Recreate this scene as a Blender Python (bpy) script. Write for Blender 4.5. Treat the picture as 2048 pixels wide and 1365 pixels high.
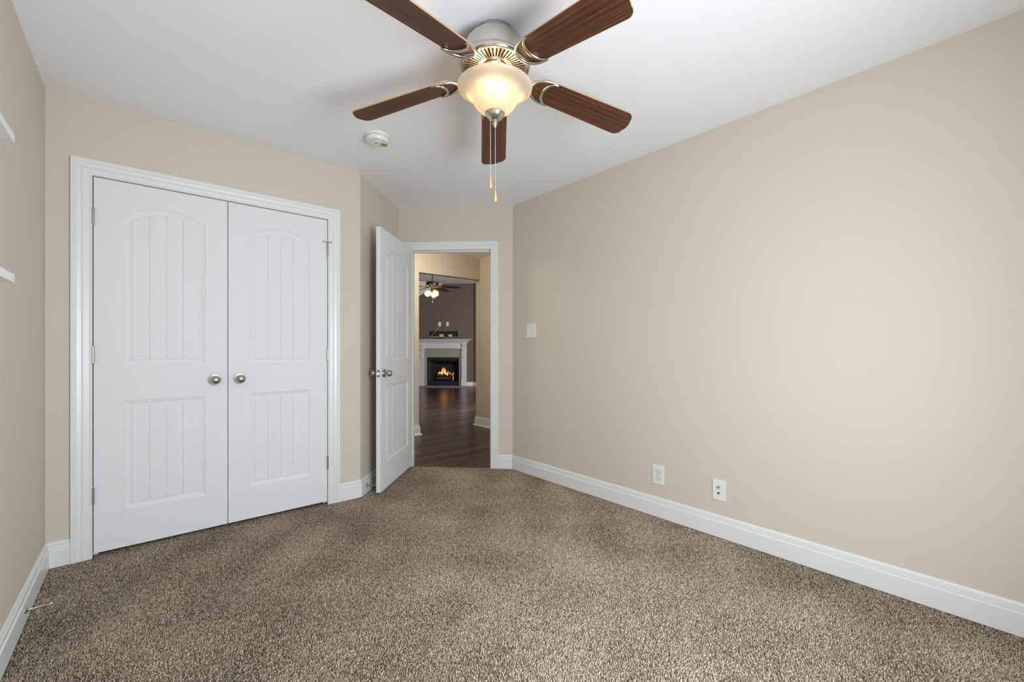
import bpy, bmesh, math, random
import numpy as np
from mathutils import Vector, Matrix
from mathutils.geometry import tessellate_polygon

for o in list(bpy.data.objects):
    bpy.data.objects.remove(o)
random.seed(4)
S = bpy.context.scene
COL = S.collection
PI = math.pi
Q = 2 ** -0.5

# ------------------------------------------------------------------ camera
F_PX, YAW, CX, CY, CAM_H = 857.012, 0.7133, 1029.938, 695.66, 1.1236
cam_d = bpy.data.cameras.new('camera')
cam_d.sensor_width = 36.0
cam_d.lens = F_PX / 2048 * 36.0
cam_d.shift_x = -(CX - 1024) / 2048
cam_d.shift_y = (CY - 682.5) / 2048
cam_d.clip_start = 0.02
cam = bpy.data.objects.new('camera', cam_d)
COL.objects.link(cam)
cam.location = (0, 0, CAM_H)
cam.rotation_euler = (PI / 2, 0, -YAW)
S.camera = cam
FWD = (math.sin(YAW), math.cos(YAW))

# ------------------------------------------------------------------ colour management, world, lights
S.view_settings.view_transform = 'Standard'
S.view_settings.look = 'None'
S.view_settings.gamma = 1.0
S.view_settings.use_curve_mapping = False
S.view_settings.exposure = 0.0
S.cycles.use_denoising = True
S.cycles.max_bounces = 12
S.cycles.diffuse_bounces = 8
S.cycles.glossy_bounces = 4
S.cycles.transmission_bounces = 6
S.cycles.transparent_max_bounces = 8
S.cycles.sample_clamp_indirect = 6.0
S.cycles.caustics_reflective = False
S.cycles.caustics_refractive = False
W = bpy.data.worlds.new('sky')
S.world = W
W.use_nodes = True
W.node_tree.nodes['Background'].inputs[0].default_value = (0.75, 0.88, 1.0, 1)
W.node_tree.nodes['Background'].inputs[1].default_value = 1.0


def area_light(name, loc, direction, sx, sy, power, col, spread=180):
    d = bpy.data.lights.new(name, 'AREA')
    d.shape = 'RECTANGLE'
    d.size, d.size_y = sx, sy
    d.energy = power
    d.color = col
    d.spread = math.radians(spread)
    o = bpy.data.objects.new(name, d)
    COL.objects.link(o)
    o.location = loc
    o.rotation_euler = Vector(direction).to_track_quat('-Z', 'Y').to_euler()
    return o


def point_light(name, loc, power, col, rad, parent=None):
    d = bpy.data.lights.new(name, 'POINT')
    d.energy = power
    d.color = col
    d.shadow_soft_size = rad
    o = bpy.data.objects.new(name, d)
    COL.objects.link(o)
    o.location = loc
    if parent:
        o.parent = parent
    return o


WIN = (0.38, 1.32, 0.42, 1.74)           # bedroom window in the wall behind the camera: x0 x1 z0 z1
YB = -0.50
area_light('window_daylight', ((WIN[0] + WIN[1]) / 2, YB - 0.03, (WIN[2] + WIN[3]) / 2), (0, 1, -0.06), 0.84, 1.22, 76.5, (0.875, 0.97, 1.085))
YH_ = 5.04
area_light('living_fill', (5.45, YH_ + 0.125, 1.45), (0, 1, 0), 1.8, 1.4, 170, (1.0, 0.97, 0.97))  # added fill lamp, placed to brighten the fireplace wall and miss the hall
point_light('hall_light', (2.0, 4.40, 2.25), 35, (1.0, 0.86, 0.66), 0.12)

# ------------------------------------------------------------------ materials


def nodes(name):
    m = bpy.data.materials.new(name)
    m.use_nodes = True
    nt = m.node_tree
    return m, nt, nt.nodes['Principled BSDF']


def mat(name, col, rough=0.5, metal=0.0, bump=0.0, bscale=200.0, emit=None, estr=0.0, spec=None, coat=0.0, detail=2.0):
    m, nt, p = nodes(name)
    p.inputs['Base Color'].default_value = (*col, 1)
    p.inputs['Roughness'].default_value = rough
    p.inputs['Metallic'].default_value = metal
    if spec is not None:
        p.inputs['Specular IOR Level'].default_value = spec
    if coat:
        p.inputs['Coat Weight'].default_value = coat
        p.inputs['Coat Roughness'].default_value = 0.15
    if emit:
        p.inputs['Emission Color'].default_value = (*emit, 1)
        p.inputs['Emission Strength'].default_value = estr
    if bump:
        tc = nt.nodes.new('ShaderNodeTexCoord')
        nz = nt.nodes.new('ShaderNodeTexNoise')
        nz.inputs['Scale'].default_value = bscale
        nz.inputs['Detail'].default_value = detail
        b = nt.nodes.new('ShaderNodeBump')
        b.inputs['Strength'].default_value = bump
        b.inputs['Distance'].default_value = 0.002
        nt.links.new(tc.outputs['Object'], nz.inputs['Vector'])
        nt.links.new(nz.outputs['Fac'], b.inputs['Height'])
        nt.links.new(b.outputs['Normal'], p.inputs['Normal'])
    return m


def ramp(nt, stops):
    r = nt.nodes.new('ShaderNodeValToRGB')
    e = r.color_ramp.elements
    e[0].position, e[0].color = stops[0][0], (*stops[0][1], 1)
    e[1].position, e[1].color = stops[-1][0], (*stops[-1][1], 1)
    for pos, c in stops[1:-1]:
        x = e.new(pos)
        x.color = (*c, 1)
    return r


def wood_mat(name, dark, light, scale_long=3.0, scale_cross=70.0, rough=0.4, axis='X', grain=0.15):
    m, nt, p = nodes(name)
    tc = nt.nodes.new('ShaderNodeTexCoord')
    mp = nt.nodes.new('ShaderNodeMapping')
    sc = (scale_long, scale_cross, scale_cross) if axis == 'X' else (scale_cross, scale_cross, scale_long)
    mp.inputs['Scale'].default_value = sc
    nz = nt.nodes.new('ShaderNodeTexNoise')
    nz.inputs['Scale'].default_value = 1.0
    nz.inputs['Detail'].default_value = 5.0
    nz.inputs['Roughness'].default_value = 0.6
    nz.inputs['Distortion'].default_value = 0.6
    r = ramp(nt, [(0.30, dark), (0.72, light)])
    b = nt.nodes.new('ShaderNodeBump')
    b.inputs['Strength'].default_value = grain
    b.inputs['Distance'].default_value = 0.001
    nt.links.new(tc.outputs['Object'], mp.inputs['Vector'])
    nt.links.new(mp.outputs['Vector'], nz.inputs['Vector'])
    nt.links.new(nz.outputs['Fac'], r.inputs['Fac'])
    nt.links.new(r.outputs['Color'], p.inputs['Base Color'])
    nt.links.new(nz.outputs['Fac'], b.inputs['Height'])
    nt.links.new(b.outputs['Normal'], p.inputs['Normal'])
    p.inputs['Roughness'].default_value = rough
    return m


M = {}
M['wall'] = mat('beige_wall_paint', (0.60, 0.54, 0.45), 0.75, bump=0.06, bscale=260)
M['ceiling'] = mat('white_ceiling_paint', (0.87, 0.87, 0.87), 0.85, bump=0.22, bscale=70, detail=4)
M['trim'] = mat('white_trim_paint', (0.735, 0.735, 0.72), 0.32)
M['door'] = mat('white_door_paint', (0.735, 0.735, 0.735), 0.55, bump=0.03, bscale=300, spec=0.2)
M['taupe'] = mat('taupe_wall_paint', (0.132, 0.098, 0.073), 0.7, bump=0.05, bscale=260)
M['niche'] = mat('dark_niche_back', (0.022, 0.017, 0.014), 0.8)  # niche back, darker than the taupe wall around it
M['mantel'] = mat('white_mantel_paint', (0.60, 0.60, 0.63), 0.4)
M['plastic'] = mat('white_plastic', (0.74, 0.74, 0.70), 0.3)
M['slot'] = mat('dark_slot', (0.02, 0.02, 0.02), 0.6)
M['nickel'] = mat('brushed_nickel', (0.60, 0.56, 0.50), 0.24, 1.0, bump=0.03, bscale=120)
M['satin'] = mat('satin_nickel_hardware', (0.50, 0.475, 0.43), 0.27, 1.0)
M['steel'] = mat('grey_steel', (0.45, 0.45, 0.44), 0.35, 1.0)
M['brass'] = mat('antique_brass', (0.50, 0.33, 0.12), 0.3, 1.0)
M['rubber'] = mat('white_rubber', (0.75, 0.75, 0.73), 0.6)
M['dark'] = mat('hollow_shade', (0.012, 0.011, 0.010), 0.9)  # near-black colour put in for the shade inside hollows
M['fob'] = wood_mat('maple_fob_wood', (0.62, 0.36, 0.12), (0.80, 0.52, 0.21), 8, 90, 0.35, 'Z')
M['blade'] = wood_mat('walnut_blade', (0.030, 0.0090, 0.0045), (0.150, 0.052, 0.023), 2.0, 95, 0.42)
M['blade_edge'] = mat('blade_edge_wood', (0.42, 0.27, 0.15), 0.5, bump=0.1)
M['label'] = mat('olive_yellow_label', (0.34, 0.28, 0.02), 0.4)
M['blackmetal'] = mat('black_hood_metal', (0.013, 0.018, 0.030), 0.35)
M['firebrick'] = mat('dark_firebox_panel', (0.016, 0.014, 0.016), 0.8, bump=0.4, bscale=30)
M['log'] = mat('charred_log', (0.060, 0.035, 0.028), 0.9, bump=0.9, bscale=40, detail=6)
M['flame'] = mat('flame_orange', (1.0, 0.4, 0.08), 0.9, emit=(1.0, 0.36, 0.05), estr=0.2)
M['flame_core'] = mat('flame_yellow', (1.0, 0.7, 0.3), 0.9, emit=(1.0, 0.70, 0.32), estr=1.3)
M['ember'] = mat('glowing_ember', (0.25, 0.04, 0.04), 0.9, bump=0.8, bscale=50, emit=(0.55, 0.06, 0.07), estr=0.22)
M['blackplastic'] = mat('black_plastic', (0.015, 0.014, 0.014), 0.4)
M['cable'] = mat('white_cable', (0.62, 0.60, 0.56), 0.5)
M['bulbglass'] = mat('lit_frosted_shade', (1, 0.9, 0.7), 0.5, emit=(1.0, 0.80, 0.48), estr=1.0)
M['tile'] = mat('grey_beige_tile', (0.30, 0.28, 0.265), 0.35, bump=0.05, bscale=30)
M['grout'] = mat('tile_grout', (0.13, 0.125, 0.12), 0.9)
M['stone'] = mat('hearth_slab', (0.26, 0.245, 0.23), 0.4)
M['darkblade'] = wood_mat('dark_blade', (0.010, 0.006, 0.004), (0.025, 0.014, 0.008), 3, 60, 0.4)


def bowl_glass():
    m = bpy.data.materials.new('frosted_alabaster_glass')
    m.use_nodes = True
    nt = m.node_tree
    nt.nodes.clear()
    out = nt.nodes.new('ShaderNodeOutputMaterial')
    tr = nt.nodes.new('ShaderNodeBsdfTranslucent')
    tr.inputs[0].default_value = (0.42, 0.37, 0.30, 1)
    df = nt.nodes.new('ShaderNodeBsdfDiffuse')
    df.inputs[0].default_value = (0.62, 0.575, 0.51, 1)
    gl = nt.nodes.new('ShaderNodeBsdfGlossy')
    gl.inputs[1].default_value = 0.22
    m1 = nt.nodes.new('ShaderNodeMixShader')
    m1.inputs[0].default_value = 0.68
    m2 = nt.nodes.new('ShaderNodeMixShader')
    m2.inputs[0].default_value = 0.05
    tc = nt.nodes.new('ShaderNodeTexCoord')
    nz = nt.nodes.new('ShaderNodeTexNoise')
    nz.inputs['Scale'].default_value = 14
    nz.inputs['Distortion'].default_value = 1.4
    r = ramp(nt, [(0.3, (0.80, 0.75, 0.67)), (0.7, (0.90, 0.86, 0.79))])
    nt.links.new(tc.outputs['Object'], nz.inputs['Vector'])
    nt.links.new(nz.outputs['Fac'], r.inputs['Fac'])
    nt.links.new(r.outputs['Color'], tr.inputs[0])
    nt.links.new(tr.outputs[0], m1.inputs[2])
    nt.links.new(df.outputs[0], m1.inputs[1])
    nt.links.new(m1.outputs[0], m2.inputs[1])
    nt.links.new(gl.outputs[0], m2.inputs[2])
    nt.links.new(m2.outputs[0], out.inputs[0])
    return m


M['bowl'] = bowl_glass()


def pane_glass():
    m = bpy.data.materials.new('window_pane_glass')
    m.use_nodes = True
    nt = m.node_tree
    nt.nodes.clear()
    out = nt.nodes.new('ShaderNodeOutputMaterial')
    t = nt.nodes.new('ShaderNodeBsdfTransparent')
    g = nt.nodes.new('ShaderNodeBsdfGlossy')
    g.inputs[1].default_value = 0.02
    mx = nt.nodes.new('ShaderNodeMixShader')
    mx.inputs[0].default_value = 0.06
    nt.links.new(t.outputs[0], mx.inputs[1])
    nt.links.new(g.outputs[0], mx.inputs[2])
    nt.links.new(mx.outputs[0], out.inputs[0])
    return m


M['pane'] = pane_glass()


def hardwood():
    m, nt, p = nodes('dark_hardwood_planks')
    tc = nt.nodes.new('ShaderNodeTexCoord')
    br = nt.nodes.new('ShaderNodeTexBrick')
    br.offset = 0.37
    br.inputs['Scale'].default_value = 1.0
    br.inputs['Brick Width'].default_value = 1.15
    br.inputs['Row Height'].default_value = 0.125
    br.inputs['Mortar Size'].default_value = 0.007
    br.inputs['Mortar Smooth'].default_value = 0.7
    br.inputs['Bias'].default_value = 0.0
    br.inputs['Color1'].default_value = (0.016, 0.0075, 0.0042, 1)
    br.inputs['Color2'].default_value = (0.085, 0.042, 0.022, 1)
    br.inputs['Mortar'].default_value = (0.010, 0.006, 0.004, 1)
    mp = nt.nodes.new('ShaderNodeMapping')
    mp.inputs['Scale'].default_value = (3, 55, 1)
    nz = nt.nodes.new('ShaderNodeTexNoise')
    nz.inputs['Scale'].default_value = 1.0
    nz.inputs['Detail'].default_value = 5
    nz.inputs['Distortion'].default_value = 0.8
    mx = nt.nodes.new('ShaderNodeMix')
    mx.data_type = 'RGBA'
    mx.blend_type = 'MULTIPLY'
    mx.inputs[0].default_value = 0.6
    r = ramp(nt, [(0.25, (0.45, 0.42, 0.4)), (0.75, (1.2, 1.15, 1.1))])
    b = nt.nodes.new('ShaderNodeBump')
    b.inputs['Strength'].default_value = 1.0
    b.inputs['Distance'].default_value = 0.006
    b.invert = True
    b2 = nt.nodes.new('ShaderNodeBump')
    b2.inputs['Strength'].default_value = 0.22
    b2.inputs['Distance'].default_value = 0.003
    nt.links.new(tc.outputs['Object'], br.inputs['Vector'])
    nt.links.new(tc.outputs['Object'], mp.inputs['Vector'])
    nt.links.new(mp.outputs['Vector'], nz.inputs['Vector'])
    nt.links.new(nz.outputs['Fac'], r.inputs['Fac'])
    nt.links.new(br.outputs['Color'], mx.inputs[6])
    nt.links.new(r.outputs['Color'], mx.inputs[7])
    nt.links.new(mx.outputs[2], p.inputs['Base Color'])
    nt.links.new(br.outputs['Fac'], b.inputs['Height'])
    nt.links.new(nz.outputs['Fac'], b2.inputs['Height'])
    nt.links.new(b.outputs['Normal'], b2.inputs['Normal'])
    nt.links.new(b2.outputs['Normal'], p.inputs['Normal'])
    p.inputs['Roughness'].default_value = 0.24
    p.inputs['Specular IOR Level'].default_value = 0.28
    return m


M['hardwood'] = hardwood()
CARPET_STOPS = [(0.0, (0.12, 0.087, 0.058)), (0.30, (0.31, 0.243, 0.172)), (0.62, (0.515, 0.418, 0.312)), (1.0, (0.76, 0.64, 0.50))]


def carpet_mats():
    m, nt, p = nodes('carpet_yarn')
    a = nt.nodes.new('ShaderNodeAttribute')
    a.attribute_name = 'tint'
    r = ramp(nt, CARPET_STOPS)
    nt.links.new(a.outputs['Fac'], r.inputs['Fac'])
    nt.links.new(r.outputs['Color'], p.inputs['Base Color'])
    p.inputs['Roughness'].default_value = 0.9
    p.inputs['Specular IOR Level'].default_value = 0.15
    m2, nt, p = nodes('carpet_backing')
    tc = nt.nodes.new('ShaderNodeTexCoord')
    nz = nt.nodes.new('ShaderNodeTexNoise')
    nz.inputs['Scale'].default_value = 170
    nz.inputs['Detail'].default_value = 3
    r = ramp(nt, [(0.3, (0.10, 0.075, 0.055)), (0.7, (0.40, 0.33, 0.26))])
    b = nt.nodes.new('ShaderNodeBump')
    b.inputs['Strength'].default_value = 0.8
    b.inputs['Distance'].default_value = 0.005
    nt.links.new(tc.outputs['Object'], nz.inputs['Vector'])
    nt.links.new(nz.outputs['Fac'], r.inputs['Fac'])
    nt.links.new(r.outputs['Color'], p.inputs['Base Color'])
    nt.links.new(nz.outputs['Fac'], b.inputs['Height'])
    nt.links.new(b.outputs['Normal'], p.inputs['Normal'])
    p.inputs['Roughness'].default_value = 0.95
    return m, m2


M['yarn'], M['backing'] = carpet_mats()

# ------------------------------------------------------------------ helpers


def obj(name, bm, m, parent=None, smooth=None, mats=None):
    me = bpy.data.meshes.new(name)
    bmesh.ops.recalc_face_normals(bm, faces=bm.faces[:]) if smooth != 'keep' else None
    bm.to_mesh(me)
    bm.free()
    for k in (mats or [m]):
        me.materials.append(M[k] if isinstance(k, str) else k)
    if isinstance(smooth, (int, float)):
        me.shade_smooth()
        me.set_sharp_from_angle(angle=math.radians(smooth))
    o = bpy.data.objects.new(name, me)
    COL.objects.link(o)
    if parent:
        o.parent = parent
    return o


def tag(o, label=None, cat=None, group=None, kind=None):
    if label:
        o['label'] = label
    if cat:
        o['category'] = cat
    if group:
        o['group'] = group
    if kind:
        o['kind'] = kind
    return o


def struct(name, bm, m, label, cat, smooth=None, mats=None):
    return tag(obj(name, bm, m, None, smooth, mats), label, cat, None, 'structure')


def thing(name, label, cat, loc=(0, 0, 0), rotz=0.0, group=None, kind=None):
    o = bpy.data.objects.new(name, None)
    o.empty_display_size = 0.05
    COL.objects.link(o)
    o.location = loc
    o.rotation_euler = (0, 0, rotz)
    return tag(o, label, cat, group, kind)


def BM():
    return bmesh.new()


def hexa(bm, pts):
    """eight corners: four of the bottom in order, four of the top in order"""
    v = [bm.verts.new(p) for p in pts]
    for f in ((3, 2, 1, 0), (4, 5, 6, 7), (0, 1, 5, 4), (1, 2, 6, 5), (2, 3, 7, 6), (3, 0, 4, 7)):
        bm.faces.new([v[i] for i in f])


def box(bm, x0, x1, y0, y1, z0, z1, bev=0.0):
    if bev:
        t = BM()
        box(t, x0, x1, y0, y1, z0, z1)
        bmesh.ops.bevel(t, geom=t.edges[:], offset=bev, segments=2, affect='EDGES', profile=0.5)
        merge(bm, t)
        return
    hexa(bm, [(x0, y0, z0), (x1, y0, z0), (x1, y1, z0), (x0, y1, z0), (x0, y0, z1), (x1, y0, z1), (x1, y1, z1), (x0, y1, z1)])


def merge(bm, t, mtx=None, mi=None):
    if mtx is not None:
        bmesh.ops.transform(t, matrix=mtx, verts=t.verts[:])
    vm = {v: bm.verts.new(v.co) for v in t.verts}
    for f in t.faces:
        try:
            nf = bm.faces.new([vm[v] for v in f.verts])
            nf.material_index = f.material_index if mi is None else mi
        except ValueError:
            pass
    t.free()


def lathe(bm, prof, seg=48, axis='Z', centre=(0, 0, 0), close=False):
    """revolve (radius, height) pairs"""
    rings = []
    cx, cy, cz = centre
    for r, h in prof:
        if r < 1e-6:
            p = {'Z': (cx, cy, cz + h), 'Y': (cx, cy + h, cz), 'X': (cx + h, cy, cz)}[axis]
            rings.append([bm.verts.new(p)])
        else:
            ring = []
            for i in range(seg):
                a = 2 * PI * i / seg
                u, w = r * math.cos(a), r * math.sin(a)
                p = {'Z': (cx + u, cy + w, cz + h), 'Y': (cx + u, cy + h, cz - w), 'X': (cx + h, cy + u, cz + w)}[axis]
                ring.append(bm.verts.new(p))
            rings.append(ring)
    prs = list(zip(rings, rings[1:])) + ([(rings[-1], rings[0])] if close else [])
    for a, b in prs:
        for i in range(seg):
            j = (i + 1) % seg
            if len(a) == 1 and len(b) == 1:
                continue
            if len(a) == 1:
                bm.faces.new((a[0], b[j], b[i]))
            elif len(b) == 1:
                bm.faces.new((a[i], a[j], b[0]))
            else:
                bm.faces.new((a[i], a[j], b[j], b[i]))


def tube(bm, pts, rad, seg=8, caps=True):
    """round tube along points; rad a number or a list"""
    pts = [Vector(p) for p in pts]
    n = len(pts)
    rads = rad if isinstance(rad, (list, tuple)) else [rad] * n
    tang = [(pts[min(i + 1, n - 1)] - pts[max(i - 1, 0)]).normalized() for i in range(n)]
    ref = Vector((0, 0, 1)) if abs(tang[0].z) < 0.9 else Vector((1, 0, 0))
    u = tang[0].cross(ref).normalized()
    rings = []
    for i in range(n):
        u = (u - tang[i] * u.dot(tang[i])).normalized()
        w = tang[i].cross(u)
        rings.append([bm.verts.new(pts[i] + (u * math.cos(2 * PI * k / seg) + w * math.sin(2 * PI * k / seg)) * rads[i]) for k in range(seg)])
    for a, b in zip(rings, rings[1:]):
        for i in range(seg):
            j = (i + 1) % seg
            bm.faces.new((a[i], a[j], b[j], b[i]))
    if caps:
        bm.faces.new(rings[0][::-1])
        bm.faces.new(rings[-1])


def prism(bm, poly, z0, z1):
    a = [bm.verts.new((x, y, z0)) for x, y in poly]
    b = [bm.verts.new((x, y, z1)) for x, y in poly]
    n = len(poly)
    bm.faces.new(a[::-1])
    bm.faces.new(b)
    for i in range(n):
        j = (i + 1) % n
        bm.faces.new((a[i], a[j], b[j], b[i]))


def wall(name, P, R, z0, z1, t, openings, m, label, side=1):
    """slab from plan point P to R; its face lies on PR and its thickness goes to the left (side=1) or right (-1)"""
    P, R = Vector(P), Vector(R)
    L = (R - P).length
    d = (R - P) / L
    n = Vector((-d.y, d.x)) * side
    ss = sorted({0.0, L, *[v for o in openings for v in o[:2]]})
    zs = sorted({z0, z1, *[v for o in openings for v in o[2:]]})
    ss = [s for s in ss if 0 <= s <= L]
    zs = [z for z in zs if z0 <= z <= z1]
    bm = BM()
    solid = lambda i, j: 0 <= i < len(ss) - 1 and 0 <= j < len(zs) - 1 and not any(
        o[0] - 1e-6 <= ss[i] and ss[i + 1] <= o[1] + 1e-6 and o[2] - 1e-6 <= zs[j] and zs[j + 1] <= o[3] + 1e-6 for o in openings)
    vs = {}

    def vert(i, j, k):
        key = (i, j, k)
        if key not in vs:
            p = P + d * ss[i] + n * (t * k)
            vs[key] = bm.verts.new((p.x, p.y, zs[j]))
        return vs[key]
    for i in range(len(ss) - 1):
        for j in range(len(zs) - 1):
            if not solid(i, j):
                continue
            for k in (0, 1):
                bm.faces.new([vert(i, j, k), vert(i + 1, j, k), vert(i + 1, j + 1, k), vert(i, j + 1, k)])
            for (di, dj, a, b) in ((-1, 0, (i, j), (i, j + 1)), (1, 0, (i + 1, j), (i + 1, j + 1)), (0, -1, (i, j), (i + 1, j)), (0, 1, (i, j + 1), (i + 1, j + 1))):
                if not solid(i + di, j + dj):
                    bm.faces.new([vert(*a, 0), vert(*b, 0), vert(*b, 1), vert(*a, 1)])
    return struct(name, bm, m, label, 'wall')


BASE_PROF = [(0, 0), (.015, 0), (.015, .0885), (.0102, .0918), (.0115, .0945), (.0105, .1120), (.0040, .1145), (.0040, .1165), (.0080, .1180), (.0050, .1265), (0, .128)]
SHOE_PROF = [(0, 0), (.032, 0), (.030, .008), (.022, .017), (.015, .019)] + BASE_PROF[2:]


def baseboard_run(pts, prof, z, names, labels, side=-1, m='trim'):
    """mitred moulding along plan points, one object for each stretch"""
    pts = [Vector(p) for p in pts]
    nn = []
    for a, b in zip(pts, pts[1:]):
        d = (b - a).normalized()
        nn.append(Vector((-d.y, d.x)) * side)
    offs = []
    for i in range(len(pts)):
        if i == 0:
            offs.append(nn[0])
        elif i == len(pts) - 1:
            offs.append(nn[-1])
        else:
            offs.append((nn[i - 1] + nn[i]) / (1 + nn[i - 1].dot(nn[i])))
    for i, (nm, lb) in enumerate(zip(names, labels)):
        if nm is None:
            continue
        bm = BM()
        ends = []
        for k in (i, i + 1):
            ends.append([bm.verts.new((pts[k].x + offs[k].x * d, pts[k].y + offs[k].y * d, z + h)) for d, h in prof])
        n = len(prof)
        for j in range(n):
            bm.faces.new((ends[0][j], ends[1][j], ends[1][(j + 1) % n], ends[0][(j + 1) % n]))
        bm.faces.new(ends[0])
        bm.faces.new(ends[1][::-1])
        struct(nm, bm, m, lb, 'baseboard')


CASE_PROF = [(0, 0), (0, .0095), (.003, .0115), (.009, .0115), (.011, .009), (.013, .0105), (.034, .0125), (.037, .0165), (.041, .0165), (.043, .014), (.060, .0165), (.063, .0195), (.083, .0195), (.083, 0)]


def casing(bm, O, e, n, s0, s1, ztop, width=.083, z0=0.0):
    """mitred three-sided door casing on the plane through plan point O along e, standing out along n"""
    k = width / .083
    path = [(s0, z0), (s0, ztop), (s1, ztop), (s1, z0)]
    out = [(-1, 0), (-1, 1), (1, 1), (1, 0)]
    rows = []
    for (s, z), (a, b) in zip(path, out):
        row = []
        for w, t in CASE_PROF:
            ss, zz = s + a * w * k, z + b * w * k
            row.append(bm.verts.new((O[0] + e[0] * ss + n[0] * t, O[1] + e[1] * ss + n[1] * t, zz)))
        rows.append(row)
    m = len(CASE_PROF)
    for a, b in zip(rows, rows[1:]):
        for j in range(m):
            bm.faces.new((a[j], b[j], b[(j + 1) % m], a[(j + 1) % m]))
    bm.faces.new(rows[0])
    bm.faces.new(rows[-1][::-1])


# ------------------------------------------------------------------ plan of the rooms
XL, XR, YC, H = -0.3804, 2.5862, 3.2049, 2.44
B = (1.2314, YC)
C = (1.8172, 3.7908)
D = (XR, 3.0218)
E_ = (Q, -Q)                                  # along the bedroom door wall, from C to D
N_ = (Q, Q)                                   # out of the bedroom through that wall


def dw(s, off, z=None):
    """point on the bedroom door wall: s along it, off into the bedroom"""
    x, y = C[0] + s * Q - off * Q, C[1] - s * Q - off * Q
    return (x, y) if z is None else (x, y, z)


T = 0.11
OPEN_L, OPEN_R, OPEN_T = 0.118, 0.888, 2.052
wall('wall_left', (XL, YB - .12), (XL, 4.1), -0.1, H, T, [], 'wall', 'beige wall carrying the two white shelves at the left', 1)
wall('wall_closet', (XL, YC), B, -0.1, H, T, [(-.213 - XL, .999 - XL, -0.1, 2.046)], 'wall', 'beige wall around the white double closet doors', 1)
wall('wall_alcove', B, C, -0.1, H, T, [], 'wall', 'short angled beige wall behind the open white door', 1)
wall('wall_door', C, D, -0.1, H, T, [(OPEN_L, OPEN_R, -0.1, OPEN_T)], 'wall', 'beige wall above and right of the open doorway', 1)
wall('wall_right', (XR, D[1] + 0.02), (XR, YB - .12), -0.1, H, T, [], 'wall', 'long beige wall with the light switch and outlets', 1)
wall('wall_front', (XR + .1, YB), (XL - .1, YB), -0.1, H, T, [(XR + .1 - WIN[1], XR + .1 - WIN[0], WIN[2], WIN[3])], 'wall', 'beige window wall behind the viewer', 1)
wall('wall_closet_back', (-.5, 3.98), (1.72, 3.98), -0.1, H, .08, [], 'wall', 'wall at the back of the closed closet', 1)
bm = BM()
prism(bm, [(XL - .15, YB - .15), (XR + .14, YB - .15), (XR + .14, 3.12), (1.86, 3.90), (1.2, 4.1), (XL - .15, 4.1)], H, H + .1)
struct('ceiling', bm, 'ceiling', 'smooth white bedroom ceiling around the ceiling fan', 'ceiling')
ZW = -0.012                                    # top of the hardwood
bm = BM()
prism(bm, [(XL - .1, YB - .1), (XR + .02, YB - .1), (XR + .02, 2.985), (1.82, 3.7885 - .001), (1.2, 4.0), (XL - .1, 4.0)], -0.1, -0.009)
struct('floor', bm, 'backing', 'carpeted bedroom floor under the brown pile', 'floor')
a0 = dw(0.5, -0.006)
def en(e, n, z=None):
    x, y = e * Q + n * Q, -e * Q + n * Q
    return (x, y) if z is None else (x, y, z)
n0 = (a0[0] + a0[1]) * Q
bm = BM()
prism(bm, [en(-7, n0), en(9, n0), en(9, 13.4), en(-7, 13.4)], -0.15, ZW)
struct('floor_hall', bm, 'hardwood', 'glossy dark hardwood floor beyond the doorway', 'floor')

# window behind the camera (source of the daylight)
x0, x1, z0, z1 = WIN
bm = BM()
for a in ((x0, x0 + .05, z0, z1), (x1 - .05, x1, z0, z1), (x0 + .05, x1 - .05, z0, z0 + .05), (x0 + .05, x1 - .05, z1 - .05, z1), (x0 + .05, x1 - .05, (z0 + z1) / 2 - .02, (z0 + z1) / 2 + .02)):
    box(bm, a[0], a[1], YB - .09, YB - .04, a[2], a[3])
win = struct('window_1', bm, 'trim', 'white framed sash window in the wall behind the viewer', 'window')
bm = BM()
box(bm, x0 + .05, x1 - .05, YB - .067, YB - .063, z0 + .05, z1 - .05)
obj('pane', bm, 'pane', win)
bm = BM()
casing(bm, (0, YB), (1, 0), (0, 1), x0, x1, z1, .07, z0)
box(bm, x0 - .09, x1 + .09, YB, YB + .05, z0 - .03, z0)
struct('trim_1', bm, 'trim', 'white casing and sill around the window behind the viewer', 'trim')

# closet casing + jamb
bm = BM()
casing(bm, (0, YC), (1, 0), (0, -1), -.2085, .9955, 2.0415, .081)
struct('trim_2', bm, 'trim', 'white fluted casing around the double closet doors', 'trim')
bm = BM()
box(bm, -.213, -.2085, YC, YC + T, 0, 2.046)
box(bm, .9955, .999, YC, YC + T, 0, 2.046)
box(bm, -.2085, .9955, YC, YC + T, 2.0415, 2.046)
box(bm, -.2085, -.19, YC + .042, YC + .06, 0, 2.0415)
box(bm, .977, .9955, YC + .042, YC + .06, 0, 2.0415)
struct('trim_3', bm, 'trim', 'white jamb inside the closet door frame', 'trim')

# bedroom door casing, jamb and stop
bm = BM()
casing(bm, C, E_, (-Q, -Q), OPEN_L + .004, OPEN_R - .004, OPEN_T - .009, .070)
struct('trim_4', bm, 'trim', 'white fluted casing around the open bedroom doorway', 'trim')
bm = BM()


def dwbox(bm, s0, s1, f0, f1, z0, z1):
    hexa(bm, [dw(s0, f0, z0), dw(s1, f0, z0), dw(s1, f1, z0), dw(s0, f1, z0), dw(s0, f0, z1), dw(s1, f0, z1), dw(s1, f1, z1), dw(s0, f1, z1)])


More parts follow.
